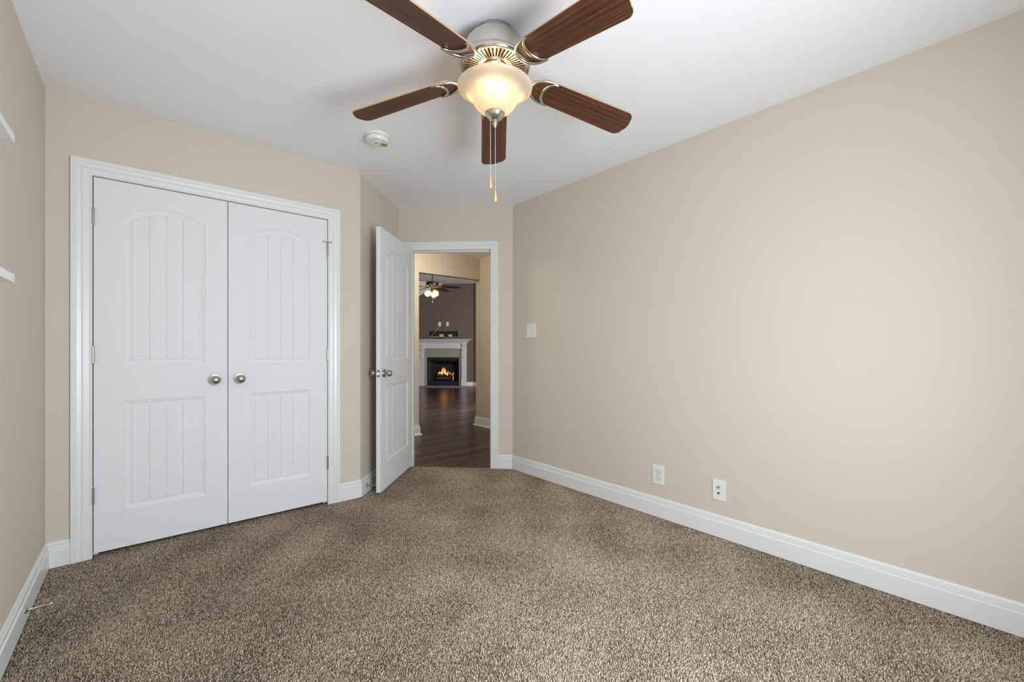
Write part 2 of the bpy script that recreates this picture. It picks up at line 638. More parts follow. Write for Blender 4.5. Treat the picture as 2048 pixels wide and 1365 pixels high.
dwbox(bm, OPEN_L, OPEN_L + .006, 0, -T, ZW, OPEN_T)
dwbox(bm, OPEN_R - .006, OPEN_R, 0, -T, ZW, OPEN_T)
dwbox(bm, OPEN_L + .006, OPEN_R - .006, 0, -T, OPEN_T - .012, OPEN_T)
dwbox(bm, OPEN_L + .006, OPEN_L + .017, -.040, -.072, ZW, OPEN_T - .012)
dwbox(bm, OPEN_R - .017, OPEN_R - .006, -.040, -.072, ZW, OPEN_T - .012)
dwbox(bm, OPEN_L + .017, OPEN_R - .017, -.040, -.072, OPEN_T - .024, OPEN_T - .012)
jamb = struct('trim_5', bm, 'trim', 'white jamb lining the open bedroom doorway', 'trim')
bm = BM()
dwbox(bm, OPEN_R - .0075, OPEN_R - .006, -.008, -.036, .895, .955)
obj('strike_plate', bm, 'satin', jamb)

# baseboards in the bedroom
baseboard_run([(XL, YB), (XL, YC), (-.2895, YC)], BASE_PROF, 0, ['baseboard_left', 'baseboard_closet_left'],
              ['white baseboard along the left wall under the shelves', 'short white baseboard left of the closet doors'])
baseboard_run([(1.0765, YC), B, C, dw(.052, 0)], BASE_PROF, 0, ['baseboard_closet_right', 'baseboard_alcove', 'baseboard_door_left'],
              ['short white baseboard right of the closet doors', 'white baseboard behind the open door', 'short white baseboard hidden behind the open door hinge'])
baseboard_run([dw(.9545, 0), D, (XR, YB)], BASE_PROF, 0, ['baseboard_door_right', 'baseboard_right'],
              ['short white baseboard right of the open doorway', 'long white baseboard under the outlets'])
baseboard_run([(XR, YB), (XL, YB)], BASE_PROF, 0, ['baseboard_front'], ['white baseboard behind the viewer'])

# ------------------------------------------------------------------ doors


def panel_face(w, h, panels, emit):
    """moulded arch-top plank panels on a door face; emit(list of (x, depth, z)) adds a face"""
    NT = 28

    def outline(p, d):
        x0, x1, zb, zs, rise = p
        pts = [(x0 + d, zb + d), (x1 - d, zb + d)]
        top = lambda x: zs - d + rise * (1 - ((x - (x0 + x1) / 2) / ((x1 - x0) / 2 - d)) ** 2)
        for i in range(NT + 1):
            x = x1 - d + (x0 - x1 + 2 * d) * i / NT
            pts.append((x, top(x)))
        return pts, top
    LV = [(0, 0), (.0025, .0035), (.006, .0035), (.020, .0085), (.031, .0100), (.0335, .0065)]
    loops = [[(0, 0), (w, 0), (w, h), (0, h)]]
    for p in panels:
        loops.append(outline(p, 0)[0])
    flat = [q for l in loops for q in l]
    for tri in tessellate_polygon([[Vector((x, z, 0)) for x, z in l] for l in loops]):
        emit([(flat[i][0], 0.0, flat[i][1]) for i in tri])
    for p in panels:
        prev = None
        for d, dep in LV:
            o, top = outline(p, d)
            cur = [(x, dep, z) for x, z in o]
            if prev:
                n = len(cur)
                for i in range(n):
                    j = (i + 1) % n
                    emit([prev[i], prev[j], cur[j], cur[i]])
            prev = cur
        d, dep = LV[-1]
        x0, x1, zb, zs, rise = p
        a, b = x0 + d, x1 - d
        xs = [(a, 0)]
        for k in (1, 2, 3):
            g = a + (b - a) * k / 4
            xs += [(g - .003, 0), (g - .0005, .0035), (g + .0005, .0035), (g + .003, 0)]
        xs.append((b, 0))
        xs2 = []
        for (p0, q0), (p1, q1) in zip(xs, xs[1:]):
            m = 6 if p1 - p0 > .01 else 1
            for i in range(m):
                xs2.append((p0 + (p1 - p0) * i / m, q0 + (q1 - q0) * i / m))
        xs2.append(xs[-1])
        for (p0, q0), (p1, q1) in zip(xs2, xs2[1:]):
            emit([(p0, dep + q0, zb + d), (p1, dep + q1, zb + d), (p1, dep + q1, top(p1)), (p0, dep + q0, top(p0))])


def door_mesh(w, h, t, panels, back=False):
    bm = BM()
    cache = {}

    def vert(p):
        k = tuple(round(c, 5) for c in p)
        if k not in cache:
            cache[k] = bm.verts.new(p)
        return cache[k]

    def emit_front(f):
        vs = [vert(p) for p in f]
        if len(set(vs)) >= 3:
            try:
                bm.faces.new(vs)
            except ValueError:
                pass

    def emit_back(f):
        emit_front([(x, t - y, z) for x, y, z in f][::-1])
    panel_face(w, h, panels, emit_front)
    if back:
        panel_face(w, h, panels, emit_back)
    else:
        emit_front([(0, t, 0), (0, t, h), (w, t, h), (w, t, 0)])
    emit_front([(0, 0, 0), (0, t, 0), (w, t, 0), (w, 0, 0)])
    emit_front([(0, 0, h), (w, 0, h), (w, t, h), (0, t, h)])
    emit_front([(0, 0, 0), (0, 0, h), (0, t, h), (0, t, 0)])
    emit_front([(w, 0, 0), (w, t, 0), (w, t, h), (w, 0, h)])
    return bm


def knob_bm(rose_r=.034, R=.027, reach=.066, y0=0.0, sgn=-1):
    """egg knob on a round rose, standing out along local -Y (sgn -1) from y0"""
    bm = BM()
    pr = [(0, 0), (rose_r, 0), (rose_r, .003), (rose_r * .93, .007), (rose_r * .62, .0085), (.0125, .011), (.011, .020), (.0115, .026)]
    n = 10
    c, half = reach - .019, .021
    for i in range(n + 1):
        a = PI * (0.12 + 0.88 * i / n)
        pr.append((R * math.sin(a) if i < n else 0, c - half * math.cos(a)))
    lathe(bm, [(r, y0 + sgn * h) for r, h in pr], 32, 'Y')
    return bm


def hinge_bm(x, y, z, r=.0062, hh=.089):
    bm = BM()
    prof = [(0, -hh / 2 - .006), (r * .6, -hh / 2 - .005), (r * .75, -hh / 2 - .001)]
    for k in range(5):
        za, zb = -hh / 2 + hh * k / 5, -hh / 2 + hh * (k + 1) / 5
        prof += [(r * .85, za), (r, za + .001), (r, zb - .001), (r * .85, zb)]
    prof += [(r * .75, hh / 2 + .001), (r * .6, hh / 2 + .005), (0, hh / 2 + .006)]
    lathe(bm, prof, 16, 'Z', (x, y, z))
    return bm


DZ0, DH = 0.022, 2.015
Y_DOOR = YC - 0.001


def closet_leaf(name, x0, x1, label, knob_x, hinge_x, hinge_z, mirrored):
    w = x1 - x0
    root_bm = door_mesh(w, DH, .035, [(.118, w - .112, .224 - DZ0, .830 - DZ0, 0.0), (.118, w - .112, 1.022 - DZ0, 1.860 - DZ0, .061)] if not mirrored else
                        [(.112, w - .114, .224 - DZ0, .830 - DZ0, 0.0), (.112, w - .114, 1.016 - DZ0, 1.858 - DZ0, .061)])
    o = struct(name, root_bm, 'door', label, 'door')
    o.location = (x0, Y_DOOR, DZ0)
    k = obj('door_knob', knob_bm(), 'satin', o, 40)
    k.location = (knob_x - x0, 0, .927 - DZ0)
    for z in hinge_z:
        bm = hinge_bm(hinge_x - x0, -.0065, z - DZ0)
        s = 1 if hinge_x > (x0 + x1) / 2 else -1
        a = hinge_x - x0
        box(bm, min(a, a - s * .0035), max(a, a - s * .0035), -.0025, .0, z - DZ0 - .0445, z - DZ0 + .0445)
        h = obj('hinge', bm, 'satin', o, 40)
        if mirrored and z > 1.5:
            bm = BM()
            a = hinge_x - x0
            zz = z - DZ0 + .052
            lathe(bm, [(0, -.004), (.0085, -.004), (.0085, .001), (.004, .004), (0, .004)], 14, 'Z', (a, -.0065, zz))
            tube(bm, [(a - .032, -.012, zz), (a, -.012, zz), (a + .024, -.012, zz)], .0026, 8)
            lathe(bm, [(0, -.008), (.0055, -.008), (.0055, .0), (0, .0)], 12, 'Y', (a - .030, -.010, zz))
            lathe(bm, [(0, -.008), (.0055, -.008), (.0055, .0), (0, .0)], 12, 'Y', (a + .022, -.010, zz))
            obj('hinge_pin_stop', bm, 'steel', h, 40)
    return o


closet_leaf('door_1', -.2045, .3945, 'white arched plank closet door with hinges on its left edge', .3285, -.2065, (1.826, 1.085, .333), False)
closet_leaf('door_2', .3985, .9920, 'white arched plank closet door with hinges on its right edge', .4590, .9945, (1.826, 1.072, .300), True)
bm = BM()
box(bm, -.185, .975, YC + .075, YC + .09, .001, 2.04)  # thin dark panel drawn for the shade in the door gap
tag(obj('closet_shade_panel', bm, 'dark'), 'near-black panel standing in for the shade behind the closet doors', 'closet', None, 'structure')

# open bedroom door: local x runs from the hinge, local -Y is the face towards the short wall
LW, LT = .765, .035
S_FACE = .108
HIN = dw(S_FACE, .027)
panels = [(.118, LW - .118, .226 - .02, .828 - .02, 0.0), (.118, LW - .118, 1.022 - .02, 1.858 - .02, .061)]
d3 = struct('door_3', door_mesh(LW, 2.025, LT, panels, True), 'door', 'open white arched plank bedroom door seen nearly edge on', 'door')
# x axis -> out of the door wall into the room (-Q,-Q); y axis -> towards +s (Q,-Q): front face (y=0) faces the short wall
d3.matrix_world = Matrix(((-Q, Q, 0, HIN[0]), (-Q, -Q, 0, HIN[1]), (0, 0, 1, .02), (0, 0, 0, 1)))
kz, kx = .925 - .02, LW - .062
for nm, y0, sg in (('door_knob', 0.0, -1), ('door_knob', LT, 1)):
    k = obj(nm, knob_bm(.033, .0265, .064, y0, sg), 'satin', d3, 40)
    k.location = (kx, 0, kz)
bm = BM()
box(bm, LW - .0002, LW + .0015, .006, .029, kz - .028, kz + .028)
lp = obj('latch_plate', bm, 'steel', d3)
bm = BM()
hexa(bm, [(LW + .0015, .011, kz - .008), (LW + .010, .011, kz - .008), (LW + .004, .024, kz - .008), (LW + .0015, .024, kz - .008),
          (LW + .0015, .011, kz + .008), (LW + .010, .011, kz + .008), (LW + .004, .024, kz + .008), (LW + .0015, .024, kz + .008)])
obj('latch_bolt', bm, 'steel', lp)
for z in (.30, 1.06, 1.82):
    obj('hinge', hinge_bm(-.006, -.006, z), 'steel', d3, 40)

# ------------------------------------------------------------------ door stops


def door_stop(loc, ang, label, length=.078):
    t = thing('door_stop', label, 'door stop', loc, ang)
    bm = BM()
    lathe(bm, [(0, 0), (.0135, 0), (.0135, .002), (.010, .005), (.0058, .010), (.0045, .016), (.0038, length - .012), (0, length - .012)], 20, 'X')
    obj('rod', bm, 'steel', t, 35)
    bm = BM()
    lathe(bm, [(0, length - .014), (.0042, length - .014), (.0046, length - .004), (.0030, length), (0, length)], 16, 'X')
    obj('bumper', bm, 'steel', t, 35)
    return t


door_stop((XL + .0148, 2.62, .054), 0, 'thin metal door stop on the baseboard of the left wall')
door_stop((1.2314 + .0606 + .0105, YC + .0606 - .0105, .058), -PI / 4, 'thin metal door stop between the open door and baseboard', .085)

# ------------------------------------------------------------------ shelves on the left wall
for z0, z1, lab in ((1.711, 1.733, 'upper of the two white floating shelves on the left wall'), (1.309, 1.333, 'lower of the two white floating shelves on the left wall')):
    t = thing('floating_shelf', lab, 'shelf', (XL, 1.865, z0), 0, 'floating shelves on the left wall')
    bm = BM()
    box(bm, .0005, .10, -.62, 0, 0, z1 - z0, .0015)
    obj('board', bm, 'trim', t)

# ------------------------------------------------------------------ switch and outlets on the right wall (local x out of the wall, local y along it)


def wall_plate(bm, y0, y1, z0, z1, t=.006):
    box(bm, 0, t, y0, y1, z0, z1, .0022)


def plate_thing(name, label, cat, y, z, w, h):
    t = thing(name, label, cat, (XR, y, z), PI)
    bm = BM()
    wall_plate(bm, -w / 2, w / 2, -h / 2, h / 2)
    obj('cover_plate', bm, 'plastic', t)
    return t


def screw(t, y, z):
    bm = BM()
    lathe(bm, [(0, .0074), (.003, .0072), (.0034, .0058), (0, .0058)], 12, 'X', (0, y, z))
    box(bm, .0072, .0076, y - .0025, y + .0025, z - .0004, z + .0004)
    return obj('screw', bm, 'plastic', t, 35)


sw = plate_thing('light_switch', 'white double toggle light switch plate on the right wall', 'switch', 2.768, 1.272, .126, .125)
for y, up in ((-.023, -1), (.023, 1)):
    bm = BM()
    box(bm, .0058, .0075, y - .0055, y + .0055, -.0125, .0125, .0008)
    t0, t1 = (.001, .017) if up > 0 else (-.001, -.017)
    hexa(bm, [(.006, y - .004, t0 - .004), (.006, y + .004, t0 - .004), (.006, y + .004, t0 + .004), (.006, y - .004, t0 + .004),
              (.020, y - .0032, t1 - .003), (.020, y + .0032, t1 - .003), (.020, y + .0032, t1 + .003), (.020, y - .0032, t1 + .003)])
    obj('toggle', bm, 'plastic', sw)
    for z in (-.030, .030):
        screw(sw, y, z)
out1 = plate_thing('electrical_outlet', 'white duplex electrical outlet low on the right wall, nearer the door', 'outlet', 1.531, .278, .084, .126)


def receptacle(t, z, y=0.0):
    bm = BM()
    prof = [(.0165 * math.cos(a), max(-.0135, min(.0135, .0165 * math.sin(a)))) for a in [2 * PI * i / 32 for i in range(32)]]
    a = [bm.verts.new((.0055, y + p, z + q)) for p, q in prof]
    b = [bm.verts.new((.0085, y + p, z + q)) for p, q in prof]
    bm.faces.new(b)
    for i in range(32):
        bm.faces.new((a[i], a[(i + 1) % 32], b[(i + 1) % 32], b[i]))
    r = obj('receptacle', bm, 'plastic', t)
    bm = BM()
    for yy, hh in ((-.0063, .0042), (.0063, .0034)):
        box(bm, .0084, .0088, y + yy - .0013, y + yy + .0013, z + .003 - hh, z + .003 + hh)
    lathe(bm, [(0, .0088), (.0027, .0088), (.0027, .0084)], 12, 'X', (0, y, z - .0085))
    obj('socket_slots', bm, 'slot', r)
    # thin dark outline between plate and socket
    bm = BM()
    oa = [bm.verts.new((.0061, y + p * 1.0, z + q * 1.0)) for p, q in prof]
    ob = [bm.verts.new((.0061, y + p * 1.09, z + q * 1.09)) for p, q in prof]
    for i in range(32):
        bm.faces.new((oa[i], ob[i], ob[(i + 1) % 32], oa[(i + 1) % 32]))
    obj('socket_gap', bm, 'slot', r)


receptacle(out1, .0195)
receptacle(out1, -.0195)
screw(out1, 0, 0)
out2 = plate_thing('cable_outlet', 'white two jack cable and phone plate low on the right wall', 'outlet', 1.132, .277, .076, .122)
bm = BM()
lathe(bm, [(0, .020), (.0032, .020), (.0046, .019), (.0046, .011), (.007, .011), (.007, .0055), (0, .0055)], 16, 'X', (0, 0, .017))
obj('coaxial_jack', bm, 'steel', out2, 30)
bm = BM()
box(bm, .0055, .0095, -.009, .009, -.027, -.008, .001)
pj = obj('phone_jack', bm, 'plastic', out2)
bm = BM()
box(bm, .0094, .0098, -.006, .006, -.023, -.012)
obj('jack_socket', bm, 'slot', pj)
screw(out2, 0, .044)
screw(out2, 0, -.044)

# ------------------------------------------------------------------ smoke detector
sd = thing('smoke_detector', 'round white smoke detector with a yellow label on the ceiling', 'smoke detector', (1.095, 2.574, H), -YAW)
bm = BM()
lathe(bm, [(0, 0), (.073, 0), (.073, -.010), (.071, -.0135), (.068, -.0145), (0, -.0145)], 48)
obj('base_ring', bm, 'plastic', sd, 30)
bm = BM()
lathe(bm, [(0, -.0145), (.055, -.0145), (.055, -.0190), (.0, -.0190)], 48)
obj('vent_gap', bm, 'slot', sd, 30)
bm = BM()
lathe(bm, [(0, -.0190), (.068, -.0190), (.069, -.021), (.067, -.033), (.061, -.041), (.050, -.0435), (.036, -.044), (.034, -.0425), (.031, -.0425), (.029, -.045), (.012, -.0455), (0, -.0455)], 48)
for k in range(6):
    a = k * PI / 3 + .3
    t = BM()
    box(t, .052, .0685, -.004, .004, -.0195, -.0140)
    merge(bm, t, Matrix.Rotation(a, 4, 'Z'))
body = obj('body', bm, 'plastic', sd, 30)
bm = BM()
box(bm, -.012, -.004, -.004, .004, -.0462, -.0450)
obj('test_light', bm, 'slot', body)
bm = BM()
t = BM()
box(t, .024, .060, -.016, .018, -.0462, -.0405)
merge(bm, t, Matrix.Rotation(.62, 4, 'Z'))
tag(obj('label', bm, 'label', sd), 'small yellow and dark sticker')

# ------------------------------------------------------------------ bedroom ceiling fan (local: x right, y away from the viewer)
FANX, FANY = -.0835 * math.cos(YAW) + 1.79 * FWD[0], .0835 * math.sin(YAW) + 1.79 * FWD[1]
fan = thing('ceiling_fan', 'five blade walnut ceiling fan with a lit frosted glass bowl', 'ceiling fan', (FANX, FANY, H), -YAW)
bm = BM()
lathe(bm, [(0, 0), (.076, 0), (.076, -.018), (.078, -.020), (.078, -.026), (.070, -.030), (0, -.030)], 64)
obj('canopy', bm, 'satin', fan, 30)  # darker nickel than the housing, standing in for shaded ceiling reflections
bm = BM()
lathe(bm, [(.060, -.024), (.088, -.027), (.102, -.035), (.110, -.044), (.1128, -.0445), (.1225, -.057), (.130, -.075), (.1345, -.095), (.137, -.112), (.138, -.123), (.1418, -.125), (.1405, -.129), (.144, -.133),
           (.1465, -.140), (.1465, -.147), (.143, -.153), (.139, -.155), (.1375, -.149), (.06, -.10)], 72)
obj('motor_housing', bm, 'nickel', fan, 35)
ZP = -.150                                     # underside of the motor
bm = BM()
NB = 48
for i in range(NB):
    a0, a1 = 2 * PI * i / NB, 2 * PI * (i + .55) / NB
    p = lambda r, a, z: (r * math.cos(a), r * math.sin(a), z)
    hexa(bm, [p(.074, a0, ZP - .001), p(.126, a0, ZP - .001), p(.126, a1, ZP - .001), p(.074, a1, ZP - .001),
              p(.074, a0, ZP + .003), p(.126, a0, ZP + .003), p(.126, a1, ZP + .003), p(.074, a1, ZP + .003)])
lathe(bm, [(.125, ZP - .001), (.131, ZP - .0015), (.139, ZP + .001), (.139, ZP + .004), (.125, ZP + .004)], 72, close=True)
lathe(bm, [(.060, ZP - .002), (.0755, ZP - .001), (.0755, ZP + .004), (.060, ZP + .004)], 72, close=True)
vp = obj('vent_plate', bm, 'nickel', fan, 30)
bm = BM()
lathe(bm, [(.05, ZP + .010), (.135, ZP + .010)], 48)
obj('motor_interior', bm, 'dark', vp)
bm = BM()
lathe(bm, [(0, ZP + .01), (.058, ZP + .01), (.058, ZP - .006), (.050, ZP - .010), (.050, ZP - .064), (.046, ZP - .072), (0, ZP - .072)], 48)
obj('switch_housing', bm, 'nickel', fan, 30)
# glass bowl
bm = BM()
outer = [(.1535, -.226), (.1560, -.230), (.155, -.2345), (.147, -.241), (.134, -.247), (.121, -.253), (.111, -.260), (.104, -.268), (.0985, -.277), (.093, -.288), (.086, -.300), (.077, -.312), (.065, -.324), (.051, -.333), (.036, -.339), (.012, -.342)]
inner = [(r - .004 if r > .02 else r, z + .004) for r, z in outer[::-1]]
inner[-1] = (.1505, -.226)
lathe(bm, outer + inner, 72, close=True)
bowl = obj('light_bowl', bm, 'bowl', fan, 50)
bm = BM()
lathe(bm, [(0, -.336), (.0405, -.336), (.0415, -.339), (.040, -.345), (.030, -.358), (.016, -.366), (.010, -.368), (.009, -.374), (.0115, -.377), (.0115, -.381), (.007, -.390), (.004, -.397), (0, -.398)], 40)
cap = obj('bowl_cap', bm, 'nickel', fan, 35)
bm = BM()
lathe(bm, [(0, ZP - .055), (.005, ZP - .055), (.005, -.340), (0, -.340)], 12)
obj('centre_rod', bm, 'steel', fan, 35)
FANLIGHT = (1.0, 0.70, 0.38)
for k, (bx, by, bz) in enumerate(((-.002, -.082, -.256), (-.075, .036, -.254), (.080, .036, -.254))):
    point_light('fan_bulb', (bx * 1.0, by, bz), 0.70 if k == 0 else 0.55, FANLIGHT, .020, fan)
# pull chains
for (cx_, cy_, zt, zc, zb, lab) in ((-.0175, -.022, -.354, -.612, -.660, 'shorter chain with wooden fob'), (.0015, 0.0, -.398, -.662, -.708, 'longer chain with wooden fob')):
    bm = BM()
    n = int((zt - zc) / .0042)
    prof = []
    for i in range(n + 1):
        z = zt - (zt - zc) * i / n
        prof += [(.0007, z), (.0017, z - .0012), (.0017, z - .0024), (.0007, z - .0036)]
    lathe(bm, prof, 6, 'Z', (cx_, cy_, 0))
    ch = tag(obj('pull_chain', bm, 'steel', fan, 60), lab)
    bm = BM()
    hgt = zc - zb
    lathe(bm, [(0, zc), (.0024, zc), (.0030, zc - .15 * hgt), (.0048, zc - .45 * hgt), (.0068, zc - .72 * hgt), (.0066, zc - .86 * hgt), (.0040, zc - .97 * hgt), (0, zc - hgt)], 16, 'Z', (cx_, cy_, 0))
    obj('fob', bm, 'fob', ch, 60)

# blades
R0, R1, BW0, BW1, BT = .175, .672, .060, .069, .006


def blade_outline():
    pts = []
    for i in range(9):                          # root: arc
        a = PI / 2 + PI * i / 8
        pts.append((R0 + .050 + .050 * math.cos(a), BW0 * math.sin(a)))
    pts = pts[::1]
    tip = []
    rc = .036
    for i in range(7):
        a = -PI / 2 + PI / 2 * i / 6
        tip.append((R1 - .012 - rc + rc * math.cos(a), -BW1 + rc + rc * math.sin(a)))
    for i in range(1, 6):
        v = -BW1 + rc + (2 * BW1 - 2 * rc) * i / 6
        tip.append((R1 - .012 + .008 * (1 - (v / (BW1 - rc)) ** 2), v))
    for i in range(7):
        a = PI / 2 * i / 6
        tip.append((R1 - .012 - rc + rc * math.cos(a), BW1 - rc + rc * math.sin(a)))
    return pts + tip


def blade_bm():
    bm = BM()
    o = blade_outline()
    lo = [bm.verts.new((x, y, -BT / 2)) for x, y in o]
    hi = [bm.verts.new((x, y, BT / 2)) for x, y in o]
    bm.faces.new(lo[::-1])
    bm.faces.new(hi)
    n = len(o)
    for i in range(n):
        f = bm.faces.new((lo[i], lo[(i + 1) % n], hi[(i + 1) % n], hi[i]))
        f.material_index = 1
    return bm


def iron_bm():
    """crescent bracket under the blade root, with its arm to the motor"""
    bm = BM()
    z = -BT / 2 - .004

    def arc(xh, xm, yw, n=18):
        out = []
        for i in range(n + 1):
            t = -1 + 2 * i / n
            out.append((xm + (xh - xm) * abs(t) ** 2.0, yw * math.sin(t * PI / 2), z))
        return out
    horn = R0 + .088
    ou = arc(horn, R0 - .010, BW0 + .002)
    inn = arc(horn + .006, R0 + .047, BW0 - .002)
    rr = [.0032 + .0042 * math.sin(PI * i / 18) for i in range(19)]
    tube(bm, ou, rr, 10)
    tube(bm, inn, rr, 10)
    # arm rising to the motor's underside
    arm = [(.088, 0, .048), (.108, 0, .045), (.128, 0, .034), (.146, 0, .012), (R0 - .012, 0, z + .001)]
    wd = [.011, .011, .010, .010, .012]
    rows = []
    for (x, y, zz), w in zip(arm, wd):
        rows.append([bm.verts.new((x, -w, zz - .003)), bm.verts.new((x, w, zz - .003)), bm.verts.new((x, w, zz + .003)), bm.verts.new((x, -w, zz + .003))])
    for a, b in zip(rows, rows[1:]):
        for i in range(4):
            bm.faces.new((a[i], a[(i + 1) % 4], b[(i + 1) % 4], b[i]))
    bm.faces.new(rows[0][::-1])
    bm.faces.new(rows[-1])
    return bm


ZB = -.176
DROOP, PITCH, PHI0 = math.radians(9.0), math.radians(-12.0), math.radians(-3.4)
b0 = i0 = None
for k in range(5):
    phi = PHI0 + k * 2 * PI / 5                 # measured from the viewing direction towards the right
    ang = PI / 2 - phi
    mtx = Matrix.Rotation(ang, 4, 'Z') @ Matrix.Translation((.10, 0, ZB)) @ Matrix.Rotation(DROOP, 4, 'Y') @ Matrix.Translation((-.10, 0, 0))
    if k == 0:
        i0 = obj('blade_iron', iron_bm(), 'nickel', fan, 40)
        b0 = obj('blade', blade_bm(), 'blade', fan, None, ['blade', 'blade_edge'])
        io, bo = i0, b0
    else:
        io, bo = i0.copy(), b0.copy()
        COL.objects.link(io)
        COL.objects.link(bo)
        io.parent = bo.parent = fan
    io.matrix_local = mtx @ Matrix.Rotation(PITCH, 4, 'X')
    bo.matrix_local = mtx @ Matrix.Rotation(PITCH, 4, 'X')

# ------------------------------------------------------------------ hall
YH, HT = 5.04, 2.42                             # face of the wall with the wide opening, hall ceiling
XH = 3.69
wall('wall_hall_opening', (-1.5, YH), (7.4, YH), -0.1, 3.1, .105, [(2.707 + 1.5, XH + 1.5, -0.1, 2.108), (4.5 + 1.5, 6.4 + 1.5, .7, 2.2)], 'wall', 'beige hall wall around the wide opening to the fireplace room', 1)
wall('wall_hall_right', (XH, YH), (XH, 1.3), -0.1, 2.6, .12, [], 'wall', 'beige hall wall at the right beyond the doorway', 1)
wall('wall_hall_end', (XH, 1.4), (XR + .1, 1.4), -0.1, 2.6, .1, [], 'wall', 'hall end wall out of sight to the right', 1)
wall('wall_hall_left', (.2, 4.0), (.2, YH), -0.1, 2.6, .1, [], 'wall', 'hall end wall out of sight to the left', 1)
bm = BM()
prism(bm, [(0.1, 3.75), (1.80, 3.95), (2.72, 3.05), (2.72, 1.3), (XH + .1, 1.3), (XH + .1, YH + .02), (.1, YH + .02)], HT, HT + .015)
struct('ceiling_hall', bm, 'ceiling', 'white hall ceiling above the doorway opening', 'ceiling')
baseboard_run([(.2, YH), (2.707, YH), (2.707, YH + .105)], SHOE_PROF, ZW, ['baseboard_hall_left', 'baseboard_hall_return'],
              ['white baseboard with shoe moulding left of the wide opening', 'white baseboard return on the end of the opening wall'])
baseboard_run([(XH + .9, YH + .105), (XH, YH + .105), (XH, 1.4)], SHOE_PROF, ZW, ['baseboard_living_near', 'baseboard_hall_right'],
              ['white baseboard around the corner from the hall', 'white baseboard with shoe moulding along the right hall wall'], side=-1)

# ------------------------------------------------------------------ living room (e along the fireplace wall, n away from the bedroom)
WN = 12.40
EC_R, EC_L = -2.116, -3.92
cr, cl = en(EC_R, WN), en(EC_L, WN)


def enbox(bm, e0, e1, n0, n1, z0, z1):
    hexa(bm, [en(e0, n0, z0), en(e1, n0, z0), en(e1, n1, z0), en(e0, n1, z0), en(e0, n0, z1), en(e1, n0, z1), en(e1, n1, z1), en(e0, n1, z1)])


LVH = 2.997
NI = (-3.441, -2.581, 1.446, 1.605)             # niche
FB = (-3.485, -2.532, 0.0, .833)                # firebox opening
wall('wall_living_fireplace', en(EC_L - .1, WN), en(EC_R + .1, WN), -0.1, 3.1, .12,
     [(NI[0] - EC_L + .1, NI[1] - EC_L + .1, NI[2], NI[3]), (FB[0] - EC_L + .1, FB[1] - EC_L + .1, -0.1, FB[3])], 'taupe', 'dark taupe corner wall above the fireplace', 1)
wall('wall_living_right', cr, (cr[0], YH + .1), -0.1, 3.1, .1, [], 'taupe', 'dark taupe wall at the far right of the fireplace room', 1)
wall('wall_living_far', (-1.5, cl[1]), cl, -0.1, 3.1, .1, [], 'taupe', 'dark taupe wall at the far left of the fireplace room', 1)
wall('wall_living_left', (-1.4, YH), (-1.4, cl[1] + .1), -0.1, 3.1, .1, [], 'taupe', 'taupe wall out of sight at the left of the fireplace room', 1)
bm = BM()
# flat part and the slope that comes down to the far wall
y0c = en(-3.015, WN)[1]
slope_drop = (2.997 - 2.653) / ((3.723 - 3.015) * Q)
yf = cl[1] + .3
zf = LVH - slope_drop * (yf - y0c)
prof = [(YH, LVH), (y0c, LVH), (yf, zf)]
for (ya, za), (yb, zb) in zip(prof, prof[1:]):
    hexa(bm, [(-1.6, ya, za), (11.5, ya, za), (11.5, yb, zb), (-1.6, yb, zb), (-1.6, ya, za + .1), (11.5, ya, za + .1), (11.5, yb, zb + .1), (-1.6, yb, zb + .1)])
struct('ceiling_living', bm, 'ceiling', 'vaulted ceiling of the fireplace room', 'ceiling')
bm = BM()
# back of the wall openings and the space behind
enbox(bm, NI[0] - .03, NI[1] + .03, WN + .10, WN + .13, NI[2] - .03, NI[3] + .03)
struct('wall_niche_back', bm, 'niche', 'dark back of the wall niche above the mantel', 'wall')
baseboard_run([en(-2.30, WN), cr, (cr[0], 6.0)], BASE_PROF, ZW, ['baseboard_living_right', 'baseboard_living_side'],
              ['white baseboard right of the fireplace', 'white baseboard along the far right wall'], side=-1)

bm = BM()  # unseen window made up to frame the added fill lamp
for a in ((4.5, 4.55, .7, 2.2), (6.35, 6.4, .7, 2.2), (4.55, 6.35, .7, .75), (4.55, 6.35, 2.15, 2.2), (5.425, 5.475, .75, 2.15)):
    box(bm, a[0], a[1], YH + .03, YH + .08, a[2], a[3])
w2 = struct('window_added', bm, 'trim', 'made-up white framed window, unseen, around the fireplace room fill lamp', 'window')
bm = BM()
box(bm, 4.55, 6.35, YH + .053, YH + .057, .75, 2.15)
obj('pane', bm, 'pane', w2)

# fireplace: its own frame, e along the wall, n towards the viewer
fpc = (-2.3005 - 3.712) / 2                     # centre of the mantel along e
fp = thing('fireplace', 'white mantel fireplace with grey tile surround and burning logs', 'fireplace', (*en(fpc, WN), ZW), 0)
fp.rotation_euler = (0, 0, -PI / 4)            # local x along e, local -y towards the viewer
lx = lambda e: e - fpc
HWD = .705                                      # half width at the pilasters


def fpart(name, bm, m, parent=fp, smooth=None, mats=None):
    return obj(name, bm, m, parent, smooth, mats)


zoff = -ZW
# hearth
bm = BM()
box(bm, -.98, .98, -.40, 0, 0, .020, .003)
fpart('hearth', bm, 'stone')
